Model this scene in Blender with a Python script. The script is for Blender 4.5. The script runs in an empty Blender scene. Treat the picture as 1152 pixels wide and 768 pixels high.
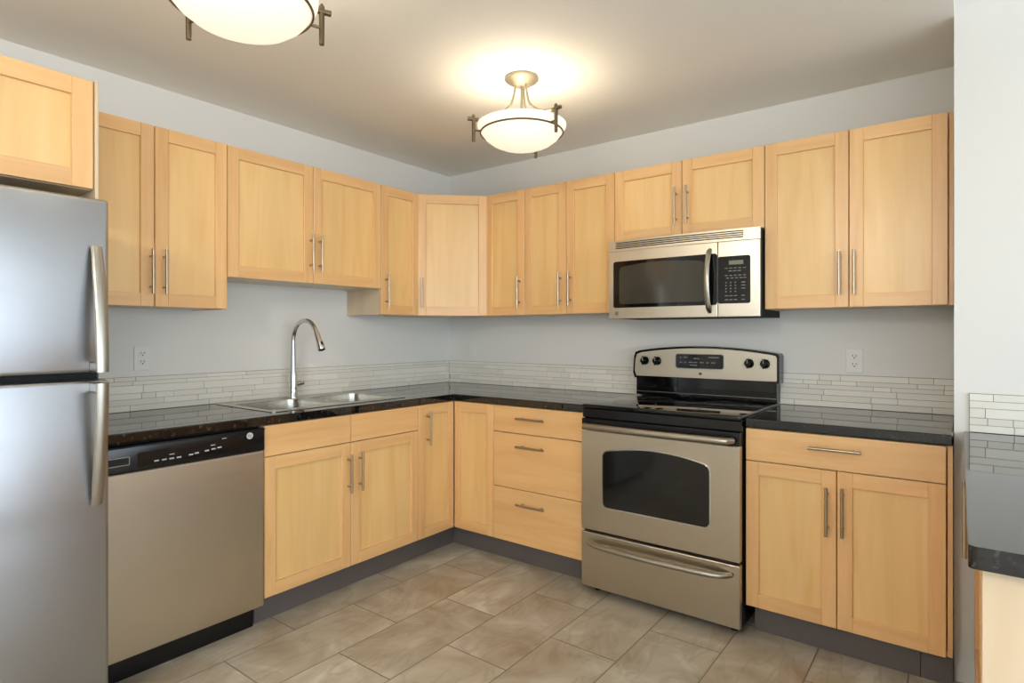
import bpy, bmesh, math, random
from mathutils import Vector, Matrix
C = bpy.context.scene.collection
S = bpy.context.scene
R = math.radians
PI = math.pi

# ------------------------------------------------------------------ camera
cam_d = bpy.data.cameras.new('camera')
cam = bpy.data.objects.new('camera', cam_d); C.objects.link(cam)
cam.location = (3.0075, -3.1986, 1.2658)
cam.rotation_euler = (R(90), 0, 0.649)
cam_d.sensor_width = 36.0
cam_d.lens = 664.5/1152*36.0
cam_d.shift_y = -(384-375.74)/1152.0
cam_d.clip_start = 0.02
S.camera = cam

# ------------------------------------------------------------------ world, lights, exposure
S.view_settings.view_transform = 'Standard'
S.view_settings.look = 'None'
S.view_settings.gamma = 1
S.view_settings.use_curve_mapping = False
S.view_settings.exposure = 0.58
w = bpy.data.worlds.new('daylight'); S.world = w; w.use_nodes = True
nt = w.node_tree; nt.nodes.clear()
wo = nt.nodes.new('ShaderNodeOutputWorld'); bg = nt.nodes.new('ShaderNodeBackground')
sky = nt.nodes.new('ShaderNodeTexSky'); sky.sky_type = 'NISHITA'; sky.sun_disc = False; sky.sun_elevation = R(45)
nt.links.new(sky.outputs[0], bg.inputs[0]); bg.inputs[1].default_value = 0.15
nt.links.new(bg.outputs[0], wo.inputs[0])

def area_light(name, loc, rot, sx, sy, power, col):
    l = bpy.data.lights.new(name, 'AREA'); l.shape = 'RECTANGLE'; l.size = sx; l.size_y = sy
    l.energy = power; l.color = col
    o = bpy.data.objects.new(name, l); C.objects.link(o); o.location = loc; o.rotation_euler = rot
    return o
DAY = (0.74, 0.86, 1.0)
# daylight coming in at the two windows behind and beside the camera
area_light('window_daylight', (4.5, -6.66, 1.4), (R(90), 0, 0), 3.4, 1.9, 46, DAY)
area_light('window_daylight', (6.56, -3.5, 1.15), (R(90), 0, R(90)), 5.3, 2.0, 120, DAY)
BULB_W = 3.0
BOWL_E = 1.8
BULB_COL = (1.0, 0.91, 0.78)

FILL_W = 32.0    # base power of the added, unseen fill lights

# ------------------------------------------------------------------ materials
def s2l(c):
    c = c/255.0
    return c/12.92 if c <= 0.04045 else ((c+0.055)/1.055)**2.4
def rgb(r, g, b): return (s2l(r), s2l(g), s2l(b), 1.0)

def base_mat(name, col, rough=0.5, metal=0.0, **kw):
    m = bpy.data.materials.new(name); m.use_nodes = True
    b = m.node_tree.nodes['Principled BSDF']
    b.inputs['Base Color'].default_value = col
    b.inputs['Roughness'].default_value = rough
    b.inputs['Metallic'].default_value = metal
    for k, v in kw.items(): b.inputs[k].default_value = v
    return m, m.node_tree, b

def N(t, kind, **kw):
    n = t.nodes.new(kind)
    for k, v in kw.items(): setattr(n, k, v)
    return n

def coords(t, scale, random_offset=True):
    tc = N(t, 'ShaderNodeTexCoord'); mp = N(t, 'ShaderNodeMapping')
    mp.inputs['Scale'].default_value = scale
    t.links.new(tc.outputs['Object'], mp.inputs['Vector'])
    if random_offset:
        oi = N(t, 'ShaderNodeObjectInfo'); mu = N(t, 'ShaderNodeMath', operation='MULTIPLY'); mu.inputs[1].default_value = 37.0
        t.links.new(oi.outputs['Random'], mu.inputs[0])
        t.links.new(mu.outputs[0], mp.inputs['Location'])
        return mp.outputs[0], oi
    return mp.outputs[0], None

def ramp(t, fac, stops):
    r = N(t, 'ShaderNodeValToRGB'); e = r.color_ramp.elements
    e[0].position, e[0].color = stops[0]; e[1].position, e[1].color = stops[-1]
    for p, c in stops[1:-1]:
        x = e.new(p); x.color = c
    t.links.new(fac, r.inputs[0]); return r.outputs[0]

def bump(t, b, h, strength, dist=0.002):
    bp = N(t, 'ShaderNodeBump'); bp.inputs['Strength'].default_value = strength; bp.inputs['Distance'].default_value = dist
    t.links.new(h, bp.inputs['Height']); t.links.new(bp.outputs[0], b.inputs['Normal'])

def wood(name, c1, c2, c3, scale, rough=0.36):
    m, t, b = base_mat(name, c1, rough)
    v, oi = coords(t, scale)
    n1 = N(t, 'ShaderNodeTexNoise'); n1.inputs['Scale'].default_value = 1.0; n1.inputs['Detail'].default_value = 6; n1.inputs['Distortion'].default_value = 0.9
    t.links.new(v, n1.inputs['Vector'])
    col = ramp(t, n1.outputs[0], [(0.25, c2), (0.5, c1), (0.8, c3)])
    v2, _ = coords(t, tuple(0.22*s for s in scale))
    n2 = N(t, 'ShaderNodeTexNoise'); n2.inputs['Scale'].default_value = 1.0; n2.inputs['Detail'].default_value = 3
    t.links.new(v2, n2.inputs['Vector'])
    hs = N(t, 'ShaderNodeHueSaturation'); hs.inputs['Saturation'].default_value = 1.0
    mr = N(t, 'ShaderNodeMapRange'); mr.inputs[1].default_value = 0.3; mr.inputs[2].default_value = 0.7; mr.inputs[3].default_value = 0.93; mr.inputs[4].default_value = 1.06
    t.links.new(n2.outputs[0], mr.inputs[0]); 
    mr2 = N(t, 'ShaderNodeMapRange'); mr2.inputs[3].default_value = 0.96; mr2.inputs[4].default_value = 1.04
    t.links.new(oi.outputs['Random'], mr2.inputs[0])
    mm = N(t, 'ShaderNodeMath', operation='MULTIPLY'); t.links.new(mr.outputs[0], mm.inputs[0]); t.links.new(mr2.outputs[0], mm.inputs[1])
    t.links.new(mm.outputs[0], hs.inputs['Value']); t.links.new(col, hs.inputs['Color'])
    t.links.new(hs.outputs[0], b.inputs['Base Color'])
    b.inputs['Coat Weight'].default_value = 0.6; b.inputs['Coat Roughness'].default_value = 0.3
    return m

W1, W2, W3 = rgb(231, 183, 123), rgb(224, 172, 110), rgb(236, 192, 134)
M = {}
M['wood_v'] = wood('maple_stile', W1, W2, W3, (28, 28, 1.6))
M['wood_h'] = wood('maple_rail', W1, W2, W3, (1.6, 28, 28))
P1, P2, P3 = rgb(236, 194, 129), rgb(230, 184, 116), rgb(240, 202, 140)
M['wood_p'] = wood('maple_panel', P1, P2, P3, (16, 16, 1.5))
M['melamine'] = wood('pale_melamine', rgb(214, 192, 160), rgb(208, 184, 150), rgb(220, 200, 170), (10, 10, 1.2), 0.5)

def plaster(name, col, bscale=180, strength=0.08):
    m, t, b = base_mat(name, col, 0.85)
    v, _ = coords(t, (1, 1, 1), False)
    n = N(t, 'ShaderNodeTexNoise'); n.inputs['Scale'].default_value = bscale; n.inputs['Detail'].default_value = 2
    t.links.new(v, n.inputs['Vector']); bump(t, b, n.outputs[0], strength, 0.0006)
    return m
M['wall'] = plaster('wall_paint', rgb(228, 226, 220))
M['ceiling'] = plaster('ceiling_paint', rgb(244, 240, 232))
M['white'] = base_mat('white_trim', rgb(238, 238, 234), 0.45)[0]
M['plate'] = base_mat('white_plastic', rgb(230, 229, 224), 0.35)[0]
M['slot'] = base_mat('dark_slot', rgb(70, 66, 60), 0.6)[0]

def floor_mat():
    m, t, b = base_mat('stone_tile_floor', rgb(160, 145, 122), 0.38)
    geo = N(t, 'ShaderNodeTexCoord'); sep = N(t, 'ShaderNodeSeparateXYZ')
    t.links.new(geo.outputs['Object'], sep.inputs[0])
    def mth(op, a, bb=None):
        n = N(t, 'ShaderNodeMath', operation=op)
        for i, q in enumerate((a, bb)):
            if q is None: continue
            if isinstance(q, (int, float)): n.inputs[i].default_value = q
            else: t.links.new(q, n.inputs[i])
        return n.outputs[0]
    PX, PY = 0.3025, 0.61
    xs = mth('DIVIDE', mth('SUBTRACT', sep.outputs[0], 0.738), PX)
    ci = mth('FLOOR', xs); fx = mth('SUBTRACT', xs, ci)
    odd = mth('FLOORED_MODULO', ci, 2.0)
    ys = mth('ADD', mth('DIVIDE', mth('ADD', sep.outputs[1], 0.83), PY), mth('MULTIPLY', odd, 0.5))
    ri = mth('FLOOR', ys); fy = mth('SUBTRACT', ys, ri)
    dx = mth('MULTIPLY', mth('MINIMUM', fx, mth('SUBTRACT', 1.0, fx)), PX)
    dy = mth('MULTIPLY', mth('MINIMUM', fy, mth('SUBTRACT', 1.0, fy)), PY)
    d = mth('MINIMUM', dx, dy)
    gr = N(t, 'ShaderNodeMapRange'); gr.inputs[1].default_value = 0.0016; gr.inputs[2].default_value = 0.0034
    t.links.new(d, gr.inputs[0])
    cmb = N(t, 'ShaderNodeCombineXYZ'); t.links.new(ci, cmb.inputs[0]); t.links.new(ri, cmb.inputs[1])
    wn = N(t, 'ShaderNodeTexWhiteNoise', noise_dimensions='3D'); t.links.new(cmb.outputs[0], wn.inputs['Vector'])
    off = N(t, 'ShaderNodeVectorMath', operation='SCALE'); off.inputs['Scale'].default_value = 9.0
    t.links.new(wn.outputs['Color'], off.inputs[0])
    add = N(t, 'ShaderNodeVectorMath', operation='ADD')
    t.links.new(geo.outputs['Object'], add.inputs[0]); t.links.new(off.outputs[0], add.inputs[1])
    # broad clouds
    n1 = N(t, 'ShaderNodeTexNoise'); n1.inputs['Scale'].default_value = 4.2; n1.inputs['Detail'].default_value = 5; n1.inputs['Distortion'].default_value = 0.9; n1.inputs['Roughness'].default_value = 0.55
    t.links.new(add.outputs[0], n1.inputs['Vector'])
    col = ramp(t, n1.outputs[0], [(0.30, rgb(162, 146, 124)), (0.44, rgb(177, 167, 148)), (0.56, rgb(187, 180, 163)), (0.70, rgb(208, 203, 190))])
    # diagonal veins
    mp = N(t, 'ShaderNodeMapping'); mp.inputs['Rotation'].default_value = (0, 0, R(22)); mp.inputs['Scale'].default_value = (3.4, 1.0, 1)
    t.links.new(add.outputs[0], mp.inputs['Vector'])
    n2 = N(t, 'ShaderNodeTexNoise'); n2.inputs['Scale'].default_value = 1.7; n2.inputs['Detail'].default_value = 4; n2.inputs['Distortion'].default_value = 1.2
    t.links.new(mp.outputs[0], n2.inputs['Vector'])
    vv = mth('ABSOLUTE', mth('SUBTRACT', n2.outputs[0], 0.5))
    vm = N(t, 'ShaderNodeMapRange'); vm.inputs[1].default_value = 0.0; vm.inputs[2].default_value = 0.035; vm.inputs[3].default_value = 0.36; vm.inputs[4].default_value = 0.0
    t.links.new(vv, vm.inputs[0])
    mx = N(t, 'ShaderNodeMix', data_type='RGBA'); t.links.new(vm.outputs[0], mx.inputs[0]); t.links.new(col, mx.inputs[6]); mx.inputs[7].default_value = rgb(156, 134, 108)
    hv = N(t, 'ShaderNodeHueSaturation'); t.links.new(mx.outputs[2], hv.inputs['Color'])
    mr = N(t, 'ShaderNodeMapRange'); mr.inputs[3].default_value = 0.92; mr.inputs[4].default_value = 1.06
    t.links.new(wn.outputs['Value'], mr.inputs[0]); t.links.new(mr.outputs[0], hv.inputs['Value'])
    mg = N(t, 'ShaderNodeMix', data_type='RGBA'); t.links.new(gr.outputs[0], mg.inputs[0]); mg.inputs[6].default_value = rgb(122, 110, 92); t.links.new(hv.outputs[0], mg.inputs[7])
    t.links.new(mg.outputs[2], b.inputs['Base Color'])
    bump(t, b, gr.outputs[0], 0.4, 0.0015)
    return m
M['floor'] = floor_mat()

def granite():
    m, t, b = base_mat('black_granite', rgb(22, 21, 22), 0.03)
    v, _ = coords(t, (1, 1, 1), False)
    vo = N(t, 'ShaderNodeTexVoronoi'); vo.inputs['Scale'].default_value = 260
    t.links.new(v, vo.inputs['Vector'])
    n = N(t, 'ShaderNodeTexNoise'); n.inputs['Scale'].default_value = 60; n.inputs['Detail'].default_value = 5
    t.links.new(v, n.inputs['Vector'])
    c = ramp(t, n.outputs[0], [(0.45, rgb(14, 13, 14)), (0.6, rgb(34, 32, 32)), (0.72, rgb(78, 74, 72))])
    mx = N(t, 'ShaderNodeMix', data_type='RGBA'); mx.blend_type = 'MULTIPLY'; mx.inputs[0].default_value = 0.5
    t.links.new(c, mx.inputs[6]); t.links.new(vo.outputs['Color'], mx.inputs[7])
    t.links.new(mx.outputs[2], b.inputs['Base Color'])
    b.inputs['IOR'].default_value = 1.62
    return m
M['granite'] = granite()

def steel(name, col, rough, axis_scale, strength=0.05, aniso=0.0, wave=False):
    m, t, b = base_mat(name, col, rough, 1.0)
    b.inputs['Anisotropic'].default_value = aniso
    v, _ = coords(t, axis_scale)
    n = N(t, 'ShaderNodeTexNoise'); n.inputs['Scale'].default_value = 1.0; n.inputs['Detail'].default_value = 3
    t.links.new(v, n.inputs['Vector'])
    mr = N(t, 'ShaderNodeMapRange'); mr.inputs[1].default_value = 0.3; mr.inputs[2].default_value = 0.7; mr.inputs[3].default_value = rough-0.02; mr.inputs[4].default_value = rough+0.02
    t.links.new(n.outputs[0], mr.inputs[0]); t.links.new(mr.outputs[0], b.inputs['Roughness'])
    if wave:
        n2 = N(t, 'ShaderNodeTexNoise'); n2.inputs['Scale'].default_value = 1.0; n2.inputs['Detail'].default_value = 1
        v2, _ = coords(t, (0.8, 0.9, 3.2)); t.links.new(v2, n2.inputs['Vector'])
        bump(t, b, n2.outputs[0], 0.35, 0.03)
    else:
        if strength: bump(t, b, n.outputs[0], strength, 0.0001)
    return m
M['steel'] = steel('brushed_steel', rgb(200, 190, 172), 0.33, (2, 2, 500), aniso=0.75)
M['steel_fridge'] = steel('fridge_steel', rgb(172, 174, 178), 0.32, (2, 2, 400), wave=True)
M['steel_handle'] = steel('satin_handle_steel', rgb(172, 167, 156), 0.33, (3, 3, 3), 0)
M['nickel'] = steel('brushed_nickel', rgb(176, 164, 146), 0.3, (3, 3, 3), 0)
M['bronze'] = steel('aged_pewter', rgb(118, 104, 84), 0.42, (8, 8, 8), 0)
M['lamp_metal'] = base_mat('satin_lamp_metal', rgb(150, 142, 124), 0.45, 0.6)[0]
M['chrome'] = base_mat('chrome', rgb(215, 215, 214), 0.1, 1.0)[0]
M['sink_steel'] = steel('sink_steel', rgb(190, 186, 176), 0.26, (3, 3, 3), 0)
M['fridge_side'] = base_mat('fridge_grey_side', rgb(128, 124, 120), 0.5)[0]
M['black_gloss'] = base_mat('black_glass', rgb(9, 9, 10), 0.05)[0]
M['black_plastic'] = base_mat('black_plastic', rgb(9, 9, 12), 0.22)[0]
M['black_satin'] = base_mat('black_satin', rgb(16, 17, 20), 0.2)[0]
M['badge'] = base_mat('badge_silver', rgb(205, 205, 202), 0.4, 0.3)[0]
M['black_matte'] = base_mat('black_matte', rgb(10, 10, 10), 0.7)[0]
M['oven_glass'] = base_mat('dark_window_glass', rgb(24, 24, 22), 0.06)[0]
M['mw_window'] = base_mat('smoked_window_glass', rgb(66, 62, 52), 0.10)[0]
M['marks'] = base_mat('pale_print', rgb(170, 172, 172), 0.5)[0]
M['marks_dim'] = base_mat('dim_print', rgb(120, 118, 108), 0.5)[0]
M['lcd'] = base_mat('display_glass', rgb(112, 112, 96), 0.3)[0]
M['toe'] = base_mat('dark_toe_kick', rgb(98, 91, 88), 0.35)[0]
M['grout'] = base_mat('grout', rgb(118, 112, 98), 0.8)[0]

def tile_mat():
    m, t, b = base_mat('pale_stone_tile', rgb(205, 200, 184), 0.3)
    v, _ = coords(t, (1, 1, 1), False)
    n = N(t, 'ShaderNodeTexNoise'); n.inputs['Scale'].default_value = 14; n.inputs['Detail'].default_value = 3
    t.links.new(v, n.inputs['Vector'])
    at = N(t, 'ShaderNodeNewGeometry')
    c = ramp(t, at.outputs['Random Per Island'], [(0.0, rgb(226, 222, 209)), (0.5, rgb(232, 228, 216)), (1.0, rgb(238, 234, 223))])
    mx = N(t, 'ShaderNodeMix', data_type='RGBA'); mx.blend_type = 'MULTIPLY'; mx.inputs[0].default_value = 0.05
    t.links.new(c, mx.inputs[6]); t.links.new(n.outputs[0], mx.inputs[7]); t.links.new(mx.outputs[2], b.inputs['Base Color'])
    return m
M['tile'] = tile_mat()

def glow(name, col, e):
    m, t, b = base_mat(name, rgb(240, 232, 212), 0.35)
    b.inputs['Emission Color'].default_value = col; b.inputs['Emission Strength'].default_value = e
    return m
M['bowl'] = glow('frosted_lit_glass', (1.0, 0.90, 0.72, 1), BOWL_E*0.27)
M['bulb'] = glow('lit_bulb', (1.0, 0.86, 0.66, 1), 12.0)

def pane_mat():
    m = bpy.data.materials.new('window_glass'); m.use_nodes = True; t = m.node_tree; t.nodes.clear()
    o = N(t, 'ShaderNodeOutputMaterial'); mx = N(t, 'ShaderNodeMixShader'); tr = N(t, 'ShaderNodeBsdfTransparent'); g = N(t, 'ShaderNodeBsdfGlossy')
    g.inputs['Roughness'].default_value = 0.02; mx.inputs[0].default_value = 0.06
    t.links.new(tr.outputs[0], mx.inputs[1]); t.links.new(g.outputs[0], mx.inputs[2]); t.links.new(mx.outputs[0], o.inputs[0])
    return m
M['pane'] = pane_mat()

# ------------------------------------------------------------------ mesh helpers
def obj(name, bm, mats, parent=None, loc=(0, 0, 0), rotz=0.0, smooth=False, bevel=0.0):
    bmesh.ops.recalc_face_normals(bm, faces=bm.faces)
    me = bpy.data.meshes.new(name); bm.to_mesh(me); bm.free()
    if not isinstance(mats, (list, tuple)): mats = [mats]
    for m in mats: me.materials.append(M[m])
    o = bpy.data.objects.new(name, me); C.objects.link(o)
    o.location = loc; o.rotation_euler = (0, 0, rotz)
    if parent is not None: o.parent = parent
    if smooth:
        for p in me.polygons: p.use_smooth = True
        md = o.modifiers.new('edges', 'EDGE_SPLIT'); md.split_angle = R(38)
    if bevel:
        b = o.modifiers.new('bevel', 'BEVEL'); b.width = bevel; b.segments = 2; b.limit_method = 'ANGLE'; b.angle_limit = R(50)
    return o

def tag(o, label=None, cat=None, group=None, kind=None):
    if label: o['label'] = label
    if cat: o['category'] = cat
    if group: o['group'] = group
    if kind: o['kind'] = kind
    return o

def thing(name, label, cat, loc, rotz=0.0, group=None):
    o = bpy.data.objects.new(name, None); C.objects.link(o); o.empty_display_size = 0.05
    o.location = loc; o.rotation_euler = (0, 0, rotz)
    return tag(o, label, cat, group)

def box(bm, x0, x1, y0, y1, z0, z1, bev=0.0, mi=0, seg=1, xdiv=0):
    t = bmesh.new()
    bmesh.ops.create_cube(t, size=1.0)
    for v in t.verts:
        v.co = Vector((x0 + (v.co.x+.5)*(x1-x0), y0 + (v.co.y+.5)*(y1-y0), z0 + (v.co.z+.5)*(z1-z0)))
    if xdiv:
        for i in range(1, xdiv):
            x = x0 + (x1-x0)*i/xdiv
            bmesh.ops.bisect_plane(t, geom=t.verts[:]+t.edges[:]+t.faces[:], plane_co=(x, 0, 0), plane_no=(1, 0, 0))
    if bev > 0:
        es = [e for e in t.edges if len(e.link_faces) == 2 and e.calc_face_angle(0) > 0.5]
        bmesh.ops.bevel(t, geom=es, offset=bev, segments=seg, affect='EDGES', profile=0.5)
    merge(bm, t, mi)

def merge(bm, t, mi=0, mat=None):
    vm = {}
    for v in t.verts: vm[v] = bm.verts.new(mat @ v.co if mat is not None else v.co)
    for f in t.faces:
        try:
            nf = bm.faces.new([vm[v] for v in f.verts]); nf.material_index = mi if mi >= 0 else f.material_index
        except ValueError: pass
    t.free()

def tube(bm, pts, rad, seg=12, mi=0, cap=True, flat=1.0, up=(0, 0, 1)):
    """swept tube through pts; rad a number or a list; flat squashes it sideways"""
    pts = [Vector(p) for p in pts]; n = len(pts)
    rads = rad if isinstance(rad, (list, tuple)) else [rad]*n
    rings = []; ref = None
    for i, p in enumerate(pts):
        d = (pts[min(i+1, n-1)] - pts[max(i-1, 0)]).normalized()
        if ref is None:
            u = Vector(up)
            if abs(d.dot(u)) > 0.95: u = Vector((1, 0, 0)) if abs(d.x) < 0.9 else Vector((0, 1, 0))
            a = d.cross(u).normalized()
        else:
            a = (ref - d*ref.dot(d)).normalized()
        ref = a; b = d.cross(a).normalized()
        rings.append([bm.verts.new(p + a*math.cos(2*PI*k/seg)*rads[i] + b*math.sin(2*PI*k/seg)*rads[i]*flat) for k in range(seg)])
    for i in range(n-1):
        for k in range(seg):
            f = bm.faces.new((rings[i][k], rings[i][(k+1) % seg], rings[i+1][(k+1) % seg], rings[i+1][k])); f.material_index = mi
    if cap:
        for r in (rings[0], rings[-1]):
            f = bm.faces.new(r); f.material_index = mi

def lathe(bm, prof, seg=48, center=(0, 0, 0), mi=0, axis='z', closed=False):
    cx, cy, cz = center; rings = []
    for r, z in prof:
        ring = []
        for k in range(seg):
            a = 2*PI*k/seg
            if axis == 'z': p = (cx + r*math.cos(a), cy + r*math.sin(a), cz + z)
            elif axis == 'y': p = (cx + r*math.cos(a), cy + z, cz + r*math.sin(a))
            else: p = (cx + z, cy + r*math.cos(a), cz + r*math.sin(a))
            ring.append(bm.verts.new(p))
        rings.append(ring)
    m = len(rings)
    for i in range(m if closed else m-1):
        for k in range(seg):
            q = (rings[i][k], rings[i][(k+1) % seg], rings[(i+1) % m][(k+1) % seg], rings[(i+1) % m][k])
            f = bm.faces.new(q); f.material_index = mi
    bmesh.ops.remove_doubles(bm, verts=[v for r in rings for v in r], dist=1e-6)

def rrect(x0, x1, z0, z1, r, seg=6, rtop=None):
    """rounded rectangle outline as list of (x, z)"""
    rt = r if rtop is None else rtop
    out = []
    for cx, cz, a0, rr in ((x1-r, z0+r, -90, r), (x1-rt, z1-rt, 0, rt), (x0+rt, z1-rt, 90, rt), (x0+r, z0+r, 180, r)):
        for k in range(seg+1):
            a = R(a0 + 90*k/seg); out.append((cx + rr*math.cos(a), cz + rr*math.sin(a)))
    return out

def plate_xz(bm, outline, y0, y1, mi=0):
    """an outline in x/z extruded from y0 to y1"""
    a = [bm.verts.new((x, y0, z)) for x, z in outline]; b = [bm.verts.new((x, y1, z)) for x, z in outline]
    n = len(a)
    bm.faces.new(a).material_index = mi; bm.faces.new(b).material_index = mi
    for i in range(n): bm.faces.new((a[i], a[(i+1) % n], b[(i+1) % n], b[i])).material_index = mi

def slab_with_holes(outer, holes, z0, z1):
    """horizontal slab from outlines in x/y"""
    bm = bmesh.new(); es = []
    for loop in [outer]+holes:
        vs = [bm.verts.new((x, y, z1)) for x, y in loop]
        es += [bm.edges.new((vs[i], vs[(i+1) % len(vs)])) for i in range(len(vs))]
    r = bmesh.ops.triangle_fill(bm, use_beauty=True, use_dissolve=False, edges=es)
    fs = [g for g in r['geom'] if isinstance(g, bmesh.types.BMFace)]
    for f in fs:
        f.normal_update()
        if f.normal.z < 0: f.normal_flip()
    ex = bmesh.ops.extrude_face_region(bm, geom=bm.faces[:])
    for v in [g for g in ex['geom'] if isinstance(g, bmesh.types.BMVert)]: v.co.z = z0
    bmesh.ops.recalc_face_normals(bm, faces=bm.faces)
    return bm

def struct(name, bm, mats, parent=None, **kw):
    o = obj(name, bm, mats, parent, **kw)
    if parent is None: o['kind'] = 'structure'
    return o

def sbox(name, mats, *a, **kw):
    bm = bmesh.new(); box(bm, *a); return struct(name, bm, mats, **kw)

# ------------------------------------------------------------------ the room
H = 2.427; XE = 6.4; YS = -6.5; XW = 2.990; YP = -0.50; HD = 2.62   # HD: the dining area's higher ceiling
sbox('floor', 'floor', -0.15, XE+0.15, YS-0.15, 0.15, -0.1, 0.0)
sbox('ceiling', 'ceiling', -0.15, XW, YS-0.15, 0.15, H, HD+.1)
sbox('ceiling', 'ceiling', XW, XE+0.15, YS-0.15, 0.15, HD, HD+0.1)
sbox('wall_back', 'wall', -0.15, XW, 0.0, 0.15, 0, H)
# partition at the right: the kitchen recess ends here and its front face carries on to the right
bm = bmesh.new(); box(bm, XW, XE+0.15, YP, 0.15, 0, HD); struct('wall_right', bm, 'wall')
# left wall with a doorway far behind the camera
bm = bmesh.new()
box(bm, -0.15, 0, -4.3, 0.0, 0, H); box(bm, -0.15, 0, YS, -5.2, 0, H); box(bm, -0.15, 0, -5.2, -4.3, 2.05, H)
struct('wall_left', bm, 'wall')
bm = bmesh.new(); box(bm, -0.12, -0.08, -5.2, -4.3, 0.005, 2.05, 0.002)
dr = struct('door_1', bm, 'white')
bm = bmesh.new()
box(bm, -0.02, 0.02, -4.30, -4.23, 0, 2.12, .003); box(bm, -0.02, 0.02, -5.27, -5.20, 0, 2.12, .003); box(bm, -0.02, 0.02, -5.2, -4.3, 2.05, 2.12, .003)
obj('door_frame', bm, 'white', dr)
# wall behind the camera with a wide window
bm = bmesh.new()
box(bm, -0.15, 2.8, YS-0.15, YS, 0, HD); box(bm, 6.2, XE+0.15, YS-0.15, YS, 0, HD)
box(bm, 2.8, 6.2, YS-0.15, YS, 0, 0.45); box(bm, 2.8, 6.2, YS-0.15, YS, 2.35, HD)
struct('wall_front', bm, 'wall')
bm = bmesh.new()
box(bm, XE, XE+0.15, YS, -6.15, 0, HD); box(bm, XE, XE+0.15, -.9, YP, 0, HD)
box(bm, XE, XE+0.15, -6.15, -.9, 0, 0.12); box(bm, XE, XE+0.15, -6.15, -.9, 2.15, HD)
struct('wall_side', bm, 'wall')
def window(name, along, c0, c1, z0, z1, plane, n):
    bm = bmesh.new()
    def b(a0, a1, q0, q1):
        if along == 'x': box(bm, a0, a1, plane-0.04, plane+0.04, q0, q1, .003)
        else: box(bm, plane-0.04, plane+0.04, a0, a1, q0, q1, .003)
    b(c0, c1, z0, z0+.05); b(c0, c1, z1-.05, z1); b(c0, c0+.05, z0+.05, z1-.05); b(c1-.05, c1, z0+.05, z1-.05)
    for i in range(1, n):
        m = c0+(c1-c0)*i/n; b(m-.025, m+.025, z0+.05, z1-.05)
    o = struct(name, bm, 'white')
    bm = bmesh.new()
    if along == 'x': box(bm, c0+.05, c1-.05, plane-.003, plane+.003, z0+.05, z1-.05)
    else: box(bm, plane-.003, plane+.003, c0+.05, c1-.05, z0+.05, z1-.05)
    obj('window_pane', bm, 'pane', o)
window('window_1', 'x', 2.8, 6.2, 0.45, 2.35, YS-0.07, 3)
window('window_2', 'y', -6.15, -.9, 0.12, 2.15, XE+0.07, 3)

# ------------------------------------------------------------------ cabinet parts
G = 0.0016      # half the gap between doors
def handle(parent, x, z, vertical=True, L=0.188, y=-0.02, name='handle'):
    bm = bmesh.new(); s = 0.032; p = L*0.34
    if vertical:
        tube(bm, [(0, -s, -L/2), (0, -s, L/2)], 0.006, 12)
        for q in (-p, p): tube(bm, [(0, 0, q), (0, -s, q)], 0.0045, 8)
    else:
        tube(bm, [(-L/2, -s, 0), (L/2, -s, 0)], 0.006, 12)
        for q in (-p, p): tube(bm, [(q, 0, 0), (q, -s, 0)], 0.0045, 8)
    return obj(name, bm, 'nickel', parent, (x, y, z), smooth=True)

def door(parent, x0, x1, z0, z1, y=0.0, hx=None, hz=None, loc=None, rotz=0, st=0.052, rail=0.056):
    """shaker door, hinged outline x0..x1 z0..z1, back at y, 20 mm thick, handle centre at hx hz"""
    w_, h_ = x1-x0-2*G, z1-z0-2*G
    bm = bmesh.new(); e = 0.0018
    box(bm, 0, st, -.02, 0, 0, h_, e, 0); box(bm, w_-st, w_, -.02, 0, 0, h_, e, 0)
    box(bm, st, w_-st, -.02, 0, 0, rail, e*.6, 1); box(bm, st, w_-st, -.02, 0, h_-rail, h_, e*.6, 1)
    box(bm, st-.004, w_-st+.004, -.0085, -.002, rail-.004, h_-rail+.004, 0, 2)
    o = obj('door', bm, ['wood_v', 'wood_h', 'wood_p'], parent, loc if loc else (x0+G, y, z0+G), rotz)
    if hx is not None: handle(o, hx-x0-G, hz-z0-G)
    return o

def drawer(parent, x0, x1, z0, z1, y, hx=None, hz=None, name='drawer', L=0.18):
    w_, h_ = x1-x0-2*G, z1-z0-2*G
    bm = bmesh.new(); box(bm, 0, w_, -.02, 0, 0, h_, 0.0022, 0, 2)
    o = obj(name, bm, 'wood_h', parent, (x0+G, y, z0+G))
    if hx is not None: handle(o, hx-x0-G, hz-z0-G, False, L)
    return o

ZT, ZU, ZS = 2.140, 1.380, 1.529       # wall cabinets: top, bottom, bottom of the short ones
UB = 0.300                             # carcass depth of wall cabinets
def wall_cabinet(label, loc, rotz, W, z0, z1, splits, handles, depth=UB, xc=None, name='wall_cabinet'):
    t = thing(name, label, 'cabinet', loc, rotz)
    bm = bmesh.new(); d = depth; th = .016; W2 = xc if xc else W
    e = .0006
    box(bm, e, th, -d, -.002, z0, z1); box(bm, W2-th, W2-e, -d, -.002, z0, z1)
    box(bm, th, W2-th, -d, -.002, z0+.004, z0+th); box(bm, th, W2-th, -d, -.002, z1-th, z1)
    box(bm, th, W2-th, -.012, -.002, z0+th, z1-th)
    box(bm, th, W2-th, -d+.01, -.012, (z0+z1)/2, (z0+z1)/2+.016)
    obj('body', bm, 'melamine', t)
    xs = [0]+splits+[W]
    for i in range(len(xs)-1):
        hx, hz = handles[i]
        door(t, xs[i], xs[i+1], z0, z1, -d-.0005, hx, hz)
    return t

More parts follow.
